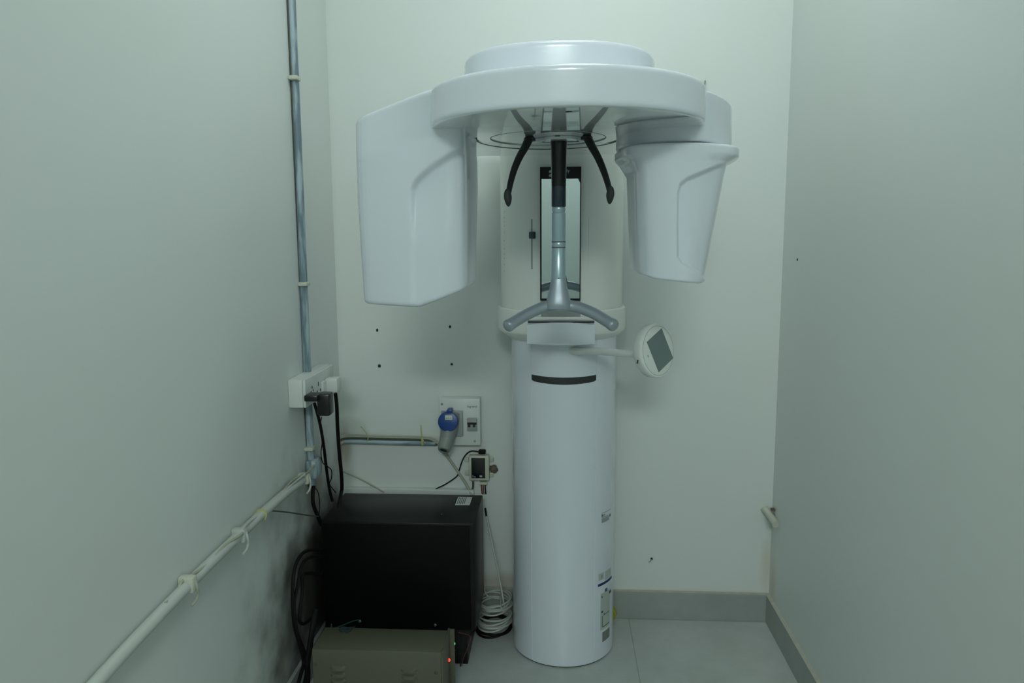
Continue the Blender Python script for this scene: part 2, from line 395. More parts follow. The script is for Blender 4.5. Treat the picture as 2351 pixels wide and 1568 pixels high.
# ---- overhead arm, cap and rotating unit
ZB = 1.58; ZT = 1.655
RCX, RCY, RR = .012, 1.683, .288
arm = [Vector((x, y)) for x, y in ((-.255, 2.213), (-.255, 1.90), (-.20, 1.74), (0, 1.66), (.20, 1.74), (.255, 1.90), (.255, 2.213))]
arm = [(v.x, v.y) for v in arm]
P2 = []
for k in range(33):
    a = pi+pi*k/32; P2.append((.0+.255*math.cos(a), 1.88+.2*math.sin(a)))
P2 = [(-.255, 2.213)] + P2 + [(.255, 2.213)]
link('overhead_arm', prism(P2, ZB+.0003, 1.715, .006), PLU, xm)
capP = []
for k in range(128):
    a = 2*pi*k/128; c, s = math.cos(a), math.sin(a); e = 2/2.4
    capP.append((-.005+.222*math.copysign(abs(c)**e, c), 1.90+.27*math.copysign(abs(s)**e, s)))
link('top_cap', prism(capP, 1.64, 1.752, .010), PLA, xm)
RP = [(RCX+RR*math.cos(2*pi*k/160), RCY+RR*math.sin(2*pi*k/160)) for k in range(160)]
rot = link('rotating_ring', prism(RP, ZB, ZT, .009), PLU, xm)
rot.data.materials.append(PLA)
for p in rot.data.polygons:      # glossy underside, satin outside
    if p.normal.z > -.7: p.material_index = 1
# seam circles on the underside
def ring_seam(name, cx, cy, rx, ry, w, a0, a1, material, z=ZB):
    rows = []
    for k in range(65):
        a = a0+(a1-a0)*k/64; c, s = math.cos(a), math.sin(a)
        rows.append([Vector((cx+(rx+d)*c, cy+(ry+d)*s, z+h)) for d, h in ((-w, -.0003), (w, -.0003), (w, .004), (-w, .004))])
    return link(name, loft_bm(rows), material, xm)
ring_seam('bearing_seam', -.03, 1.86, 0.17, .205, .0015, -pi*.04, pi*1.08, SEAM)
ring_seam('inner_seam', -.03, 1.84, .135, .14, .0006, 0, 2*pi, SEAMG)

# mounting plate under the ring, post, handles
ZP = 1.573
pp = atZ(1281, 325, ZP); PX, PY = -.0045, pp.y
PP = chaikin([Vector(p) for p in ((-.060, PY+.025), (-.105+.03, PY+.0), (-.045, PY-.015), (-.03, PY-.05), (.03, PY-.05), (.045, PY-.015), (.065, PY+0), (.055, PY+.025), (.03, PY+.05), (-.03, PY+.05))], 2)
pl = link('mounting_plate', prism([(v.x, v.y) for v in PP], ZP, ZB, .0008), PLU, xm)
q = atZ(1280, 313, ZP-.001)
link('indicator', lathe([(.006, 0), (.006, .002)], (q.x, q.y, ZP-.001), seg=16), SEAM, pl)
q = atZ(1306, 256, ZB)
link('laser_window', lathe([(.0001, -.0012), (.006, -.001), (.006, .003)], (q.x, q.y, ZB), seg=20, sx=1.1), BLK, rot)
def zz(y): return atY(1283, y, PY).z
post = link('bite_block_post', lathe([(.0, ZP-.0), (.0195, ZP), (.0200, zz(327)), (.0190, zz(334)), (.0180, zz(380)), (.0174, zz(428))][1:], (PX, PY, 0), seg=40), BLK, xm)
nv = link('navy_sleeve', lathe([(.0174, zz(428)), (.0175, zz(472)), (.0168, zz(475))], (PX, PY, 0), seg=40), NAVY, post)
tb = link('support_tube', lathe([(.0148, zz(475)), (.0160, zz(478)), (.0160, zz(484)), (.0146, zz(486)), (.0146, zz(488)), (.0165, zz(490)), (.0165, zz(553)), (.0158, zz(554)), (.0158, zz(556)), (.0165, zz(557)), (.0165, zz(566)), (.0158, zz(567)), (.0158, zz(569)), (.0165, zz(570)), (.0172, zz(655))], (PX, PY, 0), seg=40), SLVL, xm)
for y in (555, 568): link('band', lathe([(.0163, zz(y+1.2)), (.0167, zz(y+1.2)), (.0167, zz(y-1.2)), (.0163, zz(y-1.2))], (PX, PY, 0), seg=40), SEAM, tb)
rings = []
for y, hw, hd in ((640, .0172, .0172), (650, .019, .019), (665, .0225, .021), (685, .028, .024), (700, .0305, .026), (709, .0312, .0265), (713, .0300, .025), (715, .027, .022)):
    z = zz(y); rings.append([Vector((PX+hw*math.copysign(abs(math.cos(a))**.75, math.cos(a)), PY+hd*math.copysign(abs(math.sin(a))**.85, math.sin(a)), z+ (0 if y < 700 else .006*abs(math.sin(a))*(1 if math.sin(a) < 0 else 0)))) for a in [2*pi*k/48 for k in range(48)]])
hub = link('handle_hub', loft_bm(rings), SLV, xm)
q = atY(1283, 639, PY-.019)
link('screw', lathe([(.0001, -.001), (.0014, 0), (.0014, .004)], (q.x, PY-.0178, q.z), (0, 1, 0), 12), SEAM, hub)
bar = []
for px, py, Y in ((1168, 747, PY-.07), (1187, 735, PY-.05), (1210, 722, PY-.03), (1240, 708, PY-.008), (1262, 702, PY), (1285, 700, PY+.0), (1308, 702, PY), (1332, 707, PY-.008), (1364, 720, PY-.03), (1388, 734, PY-.05), (1407, 746, PY-.07)):
    bar.append(atY(px, py, Y))
hb = link('handlebar', tube_bm(bar, .0138, 24, 6), SLV, xm)
for e, f in ((bar[0], bar[1]), (bar[-1], bar[-2])):
    d = (e-f).normalized()
    link('end_cap', lathe([(.0146, -.007), (.0148, 0), (.0148, .003), (.0125, .0065), (.006, .0085)], e, d, 28), SLV, hb)
for sgn, pts, pad in ((-1, ((1216, 320), (1206, 337), (1193, 360), (1181, 388), (1172, 420), (1167, 447)), (1166, 454)), (1, ((1347, 317), (1358, 335), (1372, 360), (1385, 390), (1395, 420), (1400, 442)), (1401, 448))):
    y0 = atZ(pts[0][0], pts[0][1], ZP).y; P = [atY(px, py, y0-.10*(i/5)) for i, (px, py) in enumerate(pts)]
    P[0].z = ZP+.004
    ts = link('temple_support', tube_bm(P, lambda t: .0115-.0055*t, 16, 8, flat=.75), BLK, xm)
    link('support_cap', lathe([(.0135, -.002), (.0135, .004), (.012, .006)], (P[0].x, P[0].y, ZP-.002), seg=20), BLK, ts)
    c = atY(pad[0], pad[1], y0-.10); tilt = Matrix.Rotation(.10*sgn, 4, 'Y')
    bm = bmesh.new(); ball(bm, c, .0088, .013, .0195, tilt)
    for v in bm.verts:
        if v.co.z < c.z: v.co.x = c.x+(v.co.x-c.x)*(1-.25*(c.z-v.co.z)/.02)
    link('temple_pad', bm, mat('pad_rubber', (.022, .028, .028), .7, noise=.1), ts)

# ---- housings (dense lofted shells with a pressed recess)
def sdist(poly, x, z):
    """signed distance to an open polyline; positive on its right-hand side"""
    best = (9, 1)
    for (ax, az), (bx_, bz) in zip(poly, poly[1:]):
        dx, dz = bx_-ax, bz-az; L = dx*dx+dz*dz; t = max(0, min(1, ((x-ax)*dx+(z-az)*dz)/L)); ex, ez = x-ax-t*dx, z-az-t*dz
        d = math.hypot(ex, ez); s = dx*(z-az)-dz*(x-ax)
        if d < best[0]-1e-9: best = (d, -1 if s > 0 else 1)
    return best[0]*best[1]
def housing(name, keys, zb, zt, material, crease=None, depth=.012, width=.010, fade=None, inset=.010, nl=90, push=Vector((0, 1, 0)), it=3, sub=4):
    ks = []
    for t, poly in keys:
        c = chaikin([Vector(p) for p in poly], it, .22); dense = []
        for i in range(len(c)):
            a, b_ = c[i], c[(i+1) % len(c)]
            for k in range(sub): dense.append(a+(b_-a)*(k/sub))
        ks.append((t, dense))
    def poly_at(t):
        for (t0, p0), (t1, p1) in zip(ks, ks[1:]):
            if t <= t1+1e-9:
                s = (t-t0)/(t1-t0); s = s
                return [a+(b_-a)*s for a, b_ in zip(p0, p1)]
        return ks[-1][1]
    rings = []; hh = zt(0, 0)-zb(0, 0)
    ts = [0, .02, .08, .25, .6, 1.0]
    lev = [(0, s) for s in ts] + [(k/nl, 1) for k in range(1, nl)] + [(1, s) for s in ts[::-1]]
    for t, s in lev:
        P = poly_at(t); c = sum(P, Vector((0, 0)))/len(P); n = len(P); ins = inset*(1-math.sqrt(max(0, 1-(1-s)**2)))
        r_ = []
        for i, p in enumerate(P):
            tg = (P[(i+1) % n]-P[i-1]); 
            if tg.length < 1e-9: tg = Vector((1, 0))
            tg.normalize(); nr = Vector((tg.y, -tg.x))
            if nr.dot(p-c) < 0: nr = -nr
            x, y = p.x, p.y; z0 = zb(x, y); z1 = zt(x, y)
            if t == 0: z = z0+inset*s
            elif t == 1: z = z1-inset*s
            else: z = z0+inset+(z1-z0-2*inset)*t
            q_ = Vector((x-nr.x*ins, y-nr.y*ins, z))
            if crease and nr.y < .35:
                d = sdist(crease, q_.x, q_.z); w = max(0, min(1, (d+width/2)/width)); w = w*w*(3-2*w)
                if fade: w *= fade(q_.x, q_.z)
                q_ += push*(depth*w)
            r_.append(q_)
        rings.append(r_)
    return link(name, loft_bm(rings), material, xm, 50)
def X(px, py, Y): return atY(px, py, Y).x
def Z(px, py, Y): return atY(px, py, Y).z
# left (large sensor side) housing
lt = [(X(800, 300, 1.79), 1.79), (X(905, 250, 1.70), 1.70), (X(970, 230, 1.64), 1.64), (-.255, 1.615), (-.215, 1.635), (-.190, 1.70), (X(1103, 330, 1.87), 1.87), (-.26, 2.06), (-.40, 2.09), (-.475, 2.0)]
l2 = [(X(804, 420, 1.78), 1.775), (X(900, 420, 1.70), 1.70), (X(976, 420, 1.66), 1.66), (X(1030, 420, 1.65), 1.645), (X(1066, 420, 1.66), 1.66), (X(1083, 420, 1.74), 1.74), (X(1100, 420, 1.89), 1.89), (-.26, 2.06), (-.40, 2.09), (-.475, 2.0)]
lb = [(X(820, 690, 1.77), 1.77), (X(900, 690, 1.70), 1.70), (X(960, 690, 1.665), 1.665), (X(1020, 690, 1.655), 1.655), (X(1070, 660, 1.67), 1.67), (X(1083, 660, 1.74), 1.74), (X(1096, 660, 1.89), 1.89), (-.26, 2.05), (-.40, 2.07), (-.46, 1.98)]
xo, xi = X(806, 283, 1.80), -.27
zo = Z(812, 283, 1.81)
def zt_l(x, y): t = max(0, min(1, (xi-x)/(xi-xo))); return ZT+.004+(zo-ZT)*t**1.25 if (x or y) else ZT
xf, x2 = X(957, 700, 1.66), X(1088, 660, 1.68); z1, z2 = Z(900, 705, 1.68), Z(1088, 657, 1.70)
def zb_l(x, y): t = max(0, min(1, (x-xf)/(x2-xf))); return z1+(z2-z1)*t
cr = [tuple(atY(px, py, 1.67).xz) for px, py in ((1130, 318), (1085, 336), (1040, 357), (990, 388), (958, 412), (946, 432), (945, 470), (947, 560), (948, 720))][::-1]
zf0, zf1 = Z(945, 690, 1.67), Z(945, 430, 1.67)
housing('sensor_housing', [(0, lb), (.55, l2), (.80, l2), (1, lt)], zb_l, zt_l, PLA, cr, .017, .016, lambda x, z: .30+.70*max(0, min(1, (z-zf1+.12)/.12)))
# right (tube side) housing : neck + head
rn = [(X(1614, 230, 1.66), 1.655), (X(1655, 230, 1.74), 1.735), (X(1682, 250, 1.86), 1.86), (.42, 1.98), (.36, 2.08), (.2, 2.08), (X(1408, 320, 1.87), 1.87), (.148, 1.77), (.19, 1.70), (.26, 1.655)]
rnb = [(X(1614, 320, 1.66), 1.66), (X(1655, 320, 1.74), 1.735), (X(1684, 330, 1.86), 1.86), (.42, 1.98), (.36, 2.08), (.2, 2.08), (X(1406, 330, 1.87), 1.87), (.142, 1.77), (.185, 1.705), (.26, 1.665)]
ZN = 1.549
housing('tube_neck', [(0, rnb), (1, rn)], lambda x, y: ZN, lambda x, y: ZT-.001, PLA, None, inset=.006, nl=10)
rf = [(X(1545, 340, 1.65), 1.650), (X(1620, 340, 1.655), 1.655), (X(1700, 346, 1.72), 1.72), (X(1696, 346, 1.86), 1.87), (.40, 2.04), (.22, 2.07), (X(1405, 345, 1.88), 1.88), (X(1424, 345, 1.76), 1.76), (X(1440, 345, 1.70), 1.70), (X(1480, 345, 1.665), 1.665)]
rm = [(X(1545, 400, 1.65), 1.650), (X(1610, 400, 1.655), 1.655), (X(1668, 395, 1.71), 1.71), (X(1664, 395, 1.84), 1.85), (.37, 2.02), (.24, 2.05), (X(1434, 400, 1.88), 1.88), (X(1447, 400, 1.79), 1.79), (X(1460, 400, 1.70), 1.70), (X(1486, 400, 1.665), 1.665)]
rb = [(X(1545, 620, 1.65), 1.650), (X(1585, 640, 1.65), 1.650), (X(1621, 640, 1.69), 1.69), (X(1616, 640, 1.84), 1.84), (.30, 1.97), (.23, 1.98), (X(1443, 610, 1.88), 1.88), (X(1452, 610, 1.79), 1.79), (X(1466, 610, 1.71), 1.71), (X(1494, 620, 1.67), 1.67)]
za, zb_, zc_ = Z(1440, 622, 1.80), Z(1500, 640, 1.68), Z(1612, 652, 1.66)
xa, xb2, xc = X(1445, 622, 1.80), X(1500, 640, 1.68), X(1612, 652, 1.66)
def zb_r(x, y):
    if x < xb2: t = max(0, (x-xa)/(xb2-xa)); return za+(zb_-za)*t
    return zb_+(zc_-zb_)*min(1, (x-xb2)/(xc-xb2))
cr2 = [tuple(atY(px, py, 1.655).xz) for px, py in ((1790, 333), (1690, 367), (1655, 379), (1612, 397), (1578, 411), (1562, 424), (1557, 445), (1556, 520), (1557, 590), (1566, 604), (1600, 625), (1660, 660))]
cr2 = cr2[::-1]
rm2 = [(X(1545, 378, 1.65), 1.650), (X(1612, 378, 1.655), 1.655), (X(1674, 376, 1.71), 1.71), (X(1672, 376, 1.84), 1.85), (.385, 2.03), (.23, 2.06), (X(1417, 378, 1.88), 1.88), (X(1434, 378, 1.79), 1.79), (X(1450, 378, 1.70), 1.70), (X(1482, 378, 1.665), 1.665)]
th = housing('tube_head', [(0, rb), (.80, rm), (.90, rm2), (.95, rf), (1, rf)], zb_r, lambda x, y: ZN-.003, PLA, cr2, .016, .009, inset=.006, sub=7)
# glossy inner strip and its outlet mark on the tube head
# ---- control panel on its swivel arm
pa = [atY(1290, 803, 2.30), atY(1330, 806, 2.24), atY(1380, 807, 2.19), atY(1430, 811, 2.12), atY(1462, 814, 2.075)]
bm = bmesh.new(); rings = []
for i, p in enumerate(spline(pa, 5)):
    h = .0125-.0035*(i/20); rings.append([p+Vector((0, math.cos(a)*.016, math.sin(a)*h)) for a in [2*pi*k/20 for k in range(20)]])
pan = link('panel_arm', loft_bm(rings, bm), CRM, xm)
pc = atY(1511, 805, 2.05)
n = Vector((.70, -.70, .13)).normalized(); e1 = Vector((0, 0, 1)).cross(n).normalized(); e2 = n.cross(e1)
if e1.x < 0: e1 = -e1
R_ = .0735
def disc(prof, bm=None):
    return loft_bm([[pc+e1*(r*.98*math.cos(a))+e2*(r*math.sin(a))+n*h for a in [2*pi*k/64 for k in range(64)]] for r, h in prof], bm)
cp = link('control_panel', disc([(.050, -.040), (.062, -.037), (.0715, -.026), (R_, -.008), (R_, -.003), (R_-.002, 0), (R_-.006, .0012)]), CRM, xm)
link('face_ring', disc([(R_-.0075, .0010), (R_-.0070, .0020), (R_-.0062, .0010)]), SEAMG, cp)
al = math.radians(24.6); Lg = -e2*math.cos(al)+e1*math.sin(al); Sh = e1*math.cos(al)+e2*math.sin(al)
sc = atY(1519.5, 804, 2.05); sc = sc - n*((sc-pc).dot(n)); 
def pquad(c, a, b_, la, lb_, h0=.0008, h1=.0018): 
    q = [c+a*la/2+b_*lb_/2, c-a*la/2+b_*lb_/2, c-a*la/2-b_*lb_/2, c+a*la/2-b_*lb_/2]
    return loft_bm([[v+n*h0 for v in q], [v+n*h1 for v in q]])
link('screen', pquad(sc, Lg, Sh, .094, .074), SCR, cp, 0)
link('button_ring', pquad(sc-Sh*.052-Lg*.012, Lg, Sh, .006, .004), mat('icon_teal', (.35, .5, .5), .5, noise=.05), cp, 0)
q = atY(1465.5, 826, 2.05)
link('side_button', B(-.0012, .0012, -.003, .003, -.005, .005, M=Matrix.Translation(pc-e1*(R_*.955)-n*.016-e2*.022) @ Matrix.Rotation(.25, 4, 'Y')), BLK, cp)

# ================================================================== left wall services
def thing_tube(name, pts, r, M, label, cat, seg=10, n=8, group=None, parent=None):
    o = link(name, tube_bm(pts, r, seg, n), M, parent)
    if parent is None: tagp(o, label, cat, group)
    return o
# vertical conduit (upper run) and clamps
def lw(px, py, off=.02): return atX(px, py, XL+off)
yv = lw(672, 60, .013).y; yv2 = lw(706, 840, .013).y
c1 = empty('wall_conduit', (XL+.013, yv, 0), 'tall blue-grey paint-smeared conduit running up the left wall above the white socket box', 'conduit')
YV = (yv+yv2)/2
ztop_box = atX(701, 872, XL+.05).z
def vconduit(z0, z1, y0, y1, parent, name='pipe'):
    return link(name, tube_bm([(XL+.012, y0, z0), (XL+.012, y0+(y1-y0)*.5, (z0+z1)/2), (XL+.012, y1, z1)], .0115, 16, 10), SMR, parent)
vconduit(ztop_box-.002, ZC-.001, yv2, lw(670, 0, .012).y, c1)
a_ = lw(700, 850, .004); b__ = lw(661, 0, .004)
link('edge_cable', tube_bm([(XL+.004, a_.y-.0, ztop_box), (XL+.004, (a_.y+b__.y)/2-.002, (ztop_box+b__.z)/2), (XL+.004, b__.y, b__.z), (XL+.004, b__.y-.002, ZC-.002)], .0035, 8, 10), CBG, c1)
def clamp(px, py, parent):
    c = lw(px, py, .012); bm = bmesh.new()
    box(bm, XL, XL+.027, c.y-.018, c.y+.017, c.z-.006, c.z+.006, .003); return link('clamp', bm, CPL, parent)
clamp(675, 180, c1); clamp(697, 652, c1)
# socket box
by0, by1 = atX(701, 905, XL+.05).y, atX(766, 870, XL+.05).y
bz1 = ztop_box; bz0 = atX(701, 938, XL+.05).z
sb = empty('socket_box', (XL, (by0+by1)/2, bz0), 'long white surface-mounted socket box on the left wall near the corner', 'socket box')
link('back_box', B(XL, XL+.042, by0, by1, bz0, bz1, .003), WPL, sb)
fp = link('faceplate', B(XL+.042, XL+.051, by0, by1, bz0, bz1, .003), WPL, sb)
for px, py, h in ((731, 881, .006), (716.5, 889, .004), (719, 896, .003), (735.5, 895, .004), (728.5, 899, .003), (714.5, 900, .003)):
    p = atX(px, py, XL+.0515); link('pin_hole', B(XL+.049, XL+.0522, p.y-.0018, p.y+.0018, p.z-h, p.z+h), BLK, fp, 0)
s0, s1 = atX(741, 885, XL+.055).y, atX(755, 880, XL+.055).y; zs = atX(748, 888, XL+.052).z
link('switch', B(XL+.050, XL+.057, s0, s1, zs-.018, zs+.022, .002), WPL, fp)
c = atX(766, 880, XL+.07)
wa = link('plug_adapter', B(XL+.052, XL+.090, c.y-.030, c.y+.012, c.z-.023, c.z+.020, .004), WPL); tagp(wa, 'small white plug pushed into the far end of the white socket box', 'plug')
# lower run of the conduit
yl0 = lw(709, 945, .012).y; yl1 = lw(716, 1085, .012).y
c2 = empty('lower_wall_conduit', (XL+.013, yl0, 0), 'short grey conduit running down from the white socket box in the left corner', 'conduit')
zb2 = lw(716, 1118, .012).z
vconduit(zb2, bz0+.001, yl1, yl0, c2); clamp(711, 1029, c2)
link('edge_cable', tube_bm([(XL+.004, lw(701, 940, .004).y, bz0), (XL+.004, lw(706, 1020, .004).y, lw(706, 1020, .004).z)], .0035, 8, 4), CBG, c2)
j = lw(722, 1075, .02)
link('junction', B(XL, XL+.035, j.y-.03, j.y+.035, j.z-.030, j.z+.032, .010), SMR, c2)
# diagonal-looking level conduit along the left wall
zc = sum(lw(px, py, .016).z for px, py in ((228, 1560), (433, 1340), (560, 1218), (700, 1098)))/4
def lwc(px, py, off=.016): return lw(px, py, off)
c3 = empty('level_wall_conduit', (XL+.016, 1.5, zc), 'long pale conduit running level along the left wall, with thin cables tied on', 'conduit')
link('pipe', tube_bm([lwc(705, 1093), lwc(640, 1145), lwc(560, 1219), lwc(500, 1276), lwc(433, 1342), lwc(330, 1449), lwc(228, 1560), lwc(150, 1650), lwc(-200, 2050)], .0125, 16, 8), CBW, c3)
link('tied_cable', tube_bm([lw(722, 1068, .03), lw(705, 1085, .03), lw(690, 1092, .022), lw(670, 1104, .012), lw(640, 1140, .014), lw(607, 1180, .014), lw(585, 1194, .014), lw(565, 1208, .014), lw(556, 1225, .03), lw(520, 1250, .02), lw(470, 1300, .02), lw(440, 1320, .02), lw(418, 1335, .012), lw(402, 1365, .012), lw(380, 1385, .018)], .0032, 8, 8), CBC, c3)
link('tied_cable', tube_bm([lw(700, 1088, .032), lw(688, 1098, .026), lw(660, 1122, .02), lw(610, 1172, .02), lw(575, 1196, .022), lw(558, 1214, .03)], .0026, 8, 8), CBW, c3)
for px, py in ((697, 1098), (549, 1228), (430, 1340)):
    c = lw(px, py, .016)
    k = link('saddle_clip', B(XL, XL+.034, c.y-.011, c.y+.011, c.z-.017, c.z+.017, .005), CPL if px != 549 else CBW, c3)
    t = [c+Vector((.014, .004, .012)), c+Vector((.02, .0, -.008)), c+Vector((.018, .006, -.024)), c+Vector((.016, -.002, -.036)), c+Vector((.014, -.016, -.040))]
    link('tie_tail', tube_bm(t, .003, 8, 5), CBW if px != 430 else CBC, k)
c = lw(599, 1182, .016); link('yellow_tie', lathe([(.0125, -.002), (.0165, -.002), (.0165, .002), (.0125, .002)], c, (0, 1, -.05), 16), TIE, c3)
# black power brick and its cables
c = atX(747, 930, XL+.10)
pb = empty('power_brick', (c.x, c.y, c.z), 'black power adapter plugged into the white socket box and hanging down', 'power adapter')
link('body', B(c.x-.018, c.x+.018, c.y-.022, c.y+.024, c.z-.028, c.z+.036, .005, M=None), BLK, pb)
p = atX(724, 906, XL+.068)
link('plug', B(XL+.051, c.x-.01, c.y-.040, c.y+.012, p.z-.010, p.z+.008, .004), BLK, pb)
link('rating_sticker', B(c.x+.0175, c.x+.0186, c.y-.010, c.y+.012, c.z-.004, c.z+.006), PRT, pb, 0) if False else None
ZBT = .484
def seg_pts(spec): return [atY(px, py, Y) for px, py, Y in spec]
thing_tube('power_cable', seg_pts([(722, 926, 2.16), (729, 950, 2.18), (737, 985, 2.22), (744, 1030, 2.27), (750, 1080, 2.31), (756, 1120, 2.34), (763, 1150, 2.36)]), .0048, RUB, 'thick black cable from the black power adapter to the left end of the black cabinet', 'cable')
thing_tube('power_cable', seg_pts([(770, 903, 2.36), (773, 930, 2.37), (775, 980, 2.39), (779, 1040, 2.41), (784, 1090, 2.43), (785, 1118, 2.44), (784, 1128, 2.445), (778, 1160, 2.38), (772, 1185, 2.30)]), .0060, RUB, 'thick black cable from the far white plug over the back of the black cabinet', 'cable')
thing_tube('thin_cable', seg_pts([(738, 958, 2.21), (735, 985, 2.22), (740, 1010, 2.24), (737, 1040, 2.25), (741, 1062, 2.27), (752, 1071, 2.30), (761, 1080, 2.33), (761, 1098, 2.35), (757, 1112, 2.36), (771, 1131, 2.39)]), .0016, RUB, 'thin wavy black wire beside the black cable under the power adapter', 'wire')
thing_tube('power_cable', [atX(720, 1116, XL+.018), atX(718, 1140, XL+.020), atX(720, 1160, XL+.020), atX(731, 1188, XL+.022), atX(738, 1205, XL+.022)], .0062, RUB, 'short thick black cable between the grey conduit end and the black cabinet', 'cable')
thing_tube('thin_cable', [atX(722, 1118, XL+.018), atX(730, 1130, XL+.02), atX(734, 1155, XL+.024), atX(732, 1185, XL+.026)], .0014, RUB, 'thin black wire loop beside the short black cable at the conduit end', 'wire')
thing_tube('thin_cable', [lw(600, 1180, .022), lw(620, 1173, .022), lw(660, 1176, .026), lw(700, 1182, .030), atY(733, 1186, 2.25)], .0020, CBG, 'thin dark grey wire from the level conduit across to the black cabinet corner', 'wire')
# looped cables at the left of the cabinet, hanging in the dark gap
LP = [
 ([(738, 1262, .045), (705, 1264, .03), (684, 1285, .024), (674, 1320, .02), (672, 1370, .02), (675, 1430, .022), (688, 1480, .03), (697, 1520, .036), (690, 1550, .04), (676, 1600, .04)], .0052, 'outermost black cable loop hanging at the left side of the black cabinet'),
 ([(738, 1277, .05), (710, 1280, .034), (692, 1300, .028), (684, 1340, .024), (676, 1390, .024), (682, 1450, .03), (700, 1500, .04), (704, 1540, .045), (690, 1600, .05)], .0045, 'second black cable loop inside the outermost one beside the black cabinet'),
 ([(738, 1318, .05), (710, 1316, .035), (695, 1322, .03), (694, 1360, .03), (689, 1400, .03), (688, 1425, .03), (697, 1432, .034), (715, 1420, .042), (730, 1405, .05)], .0048, 'inner squarish black cable loop beside the black cabinet'),
 ([(725, 1400, .06), (718, 1440, .06), (712, 1480, .055), (706, 1520, .05), (706, 1560, .05), (700, 1610, .06)], .0085, 'thickest black cable running down to the floor left of the beige box')]
for pts, r, lab in LP:
    P_ = [atX(px, py, XL+off) for px, py, off in pts]
    for v in P_: v.z = max(v.z, .012)
    thing_tube('looped_cable', P_, r, RUB, lab, 'cable', group='black cables looped beside the cabinet')

# ================================================================== back wall services
def bw(px, py, off=.02): return atY(px, py, YB-off)
c4 = empty('corner_conduit', bw(790, 1014, .014), 'short horizontal grey conduit with thin cables along the back wall under the blue socket', 'conduit')
link('pipe', tube_bm([bw(790, 1013, .012), bw(860, 1015, .012), bw(930, 1017, .012), bw(1000, 1018, .012)], .0085, 14, 4), SMRH, c4)
for dy, r, M_ in ((-8, .0035, CBC), (-4, .003, CBG), (-11, .0025, CBC)):
    link('tied_cable', tube_bm([bw(752, 1066+dy*.3, .06), bw(764, 1040+dy, .04), bw(768, 1022+dy, .03), bw(786, 1012+dy, .018), bw(812, 1010+dy, .014), bw(880, 1012+dy, .014), bw(970, 1014+dy, .014), bw(992, 1018+dy, .014), bw(1004, 1026+dy, .014)], r, 8, 8), M_, c4)
link('elbow', tube_bm([bw(792, 1013, .014), bw(778, 1022, .02), bw(770, 1040, .035), bw(758, 1062, .06), bw(742, 1076, .09)], .006, 10, 6), CBC, c4)
for pts in ([(828, 979), (838, 990), (845, 1003), (842, 1016)], [(966, 976), (967, 995), (970, 1008), (976, 1018)]):
    link('tie_tail', tube_bm([bw(px, py, .02) for px, py in pts], .0015, 6, 5), TIE, c4)
q = bw(971, 1012, .014); link('cable_tie', B(q.x-.004, q.x+.004, YB-.026, YB, q.z-.014, q.z+.012, .002), TIE, c4)
q = bw(765, 1045, .05); link('cable_tie', B(q.x-.008, q.x+.006, q.y-.012, q.y+.012, q.z-.010, q.z+.008, .002), TIE, c4)
thing_tube('white_cable', [bw(762, 1050, .05), bw(768, 1066, .045), bw(785, 1080, .035), bw(820, 1096, .022), bw(850, 1112, .02), bw(882, 1130, .03)], .0030, CBC, 'cream cable sagging from the corner conduit to the back of the black cabinet', 'cable')
thing_tube('white_cable', [bw(1014, 1034, .012), bw(1030, 1052, .012), bw(1052, 1084, .014), bw(1070, 1112, .018), bw(1086, 1142, .03)], .0045, CBC, 'cream cable dropping from the grey plug to the right end of the black cabinet', 'cable')
thing_tube('black_wire', [bw(1104, 1038, .02), bw(1080, 1036, .014), bw(1064, 1052, .01), bw(1054, 1080, .01), bw(1048, 1094, .01), bw(1022, 1112, .012), bw(1002, 1122, .016), bw(994, 1132, .02)], .0022, RUB, 'thin black wire curving down from the small controller box', 'wire')
thing_tube('black_wire', [bw(925, 1126, .02), bw(932, 1130, .02), bw(935, 1136, .022)], .0022, RUB, 'tiny black wire end showing behind the middle of the black cabinet', 'wire')
# white trunking behind the cabinet
a, b_ = bw(790, 1122, .02), bw(1088, 1136, .02); zt_ = atY(940, 1124, YB-.028).z
o = link('cable_trunking', B(a.x-.02, b_.x, YB-.028, YB-.0005, zt_-.03, zt_, .002), WPL); tagp(o, 'white cable trunking on the wall just behind the top of the black cabinet', 'trunking')

# industrial socket panel
f0 = .045
a, b_ = atY(1008, 915, YB-f0), atY(1103, 1023, YB-f0)
ip = empty('industrial_socket_unit', ((a.x+b_.x)/2, YB, b_.z), 'white square wall unit holding a blue-lidded industrial socket and a circuit breaker', 'socket unit')
bxx = link('enclosure', B(a.x, b_.x, YB-f0, YB, b_.z, a.z, .003), WPL, ip)
FY = YB-f0
def bq(x0, y0, x1, y1, Y0, Y1, bev=0):
    p, q = atY(x0, y0, FY), atY(x1, y1, FY); return B(p.x, q.x, Y0, Y1, q.z, p.z, bev)
link('socket_flange', bq(1013, 942, 1064, 1001, FY-.010, FY+.001, .003), GPM, ip)
bc = atY(1030, 966, FY-.03)
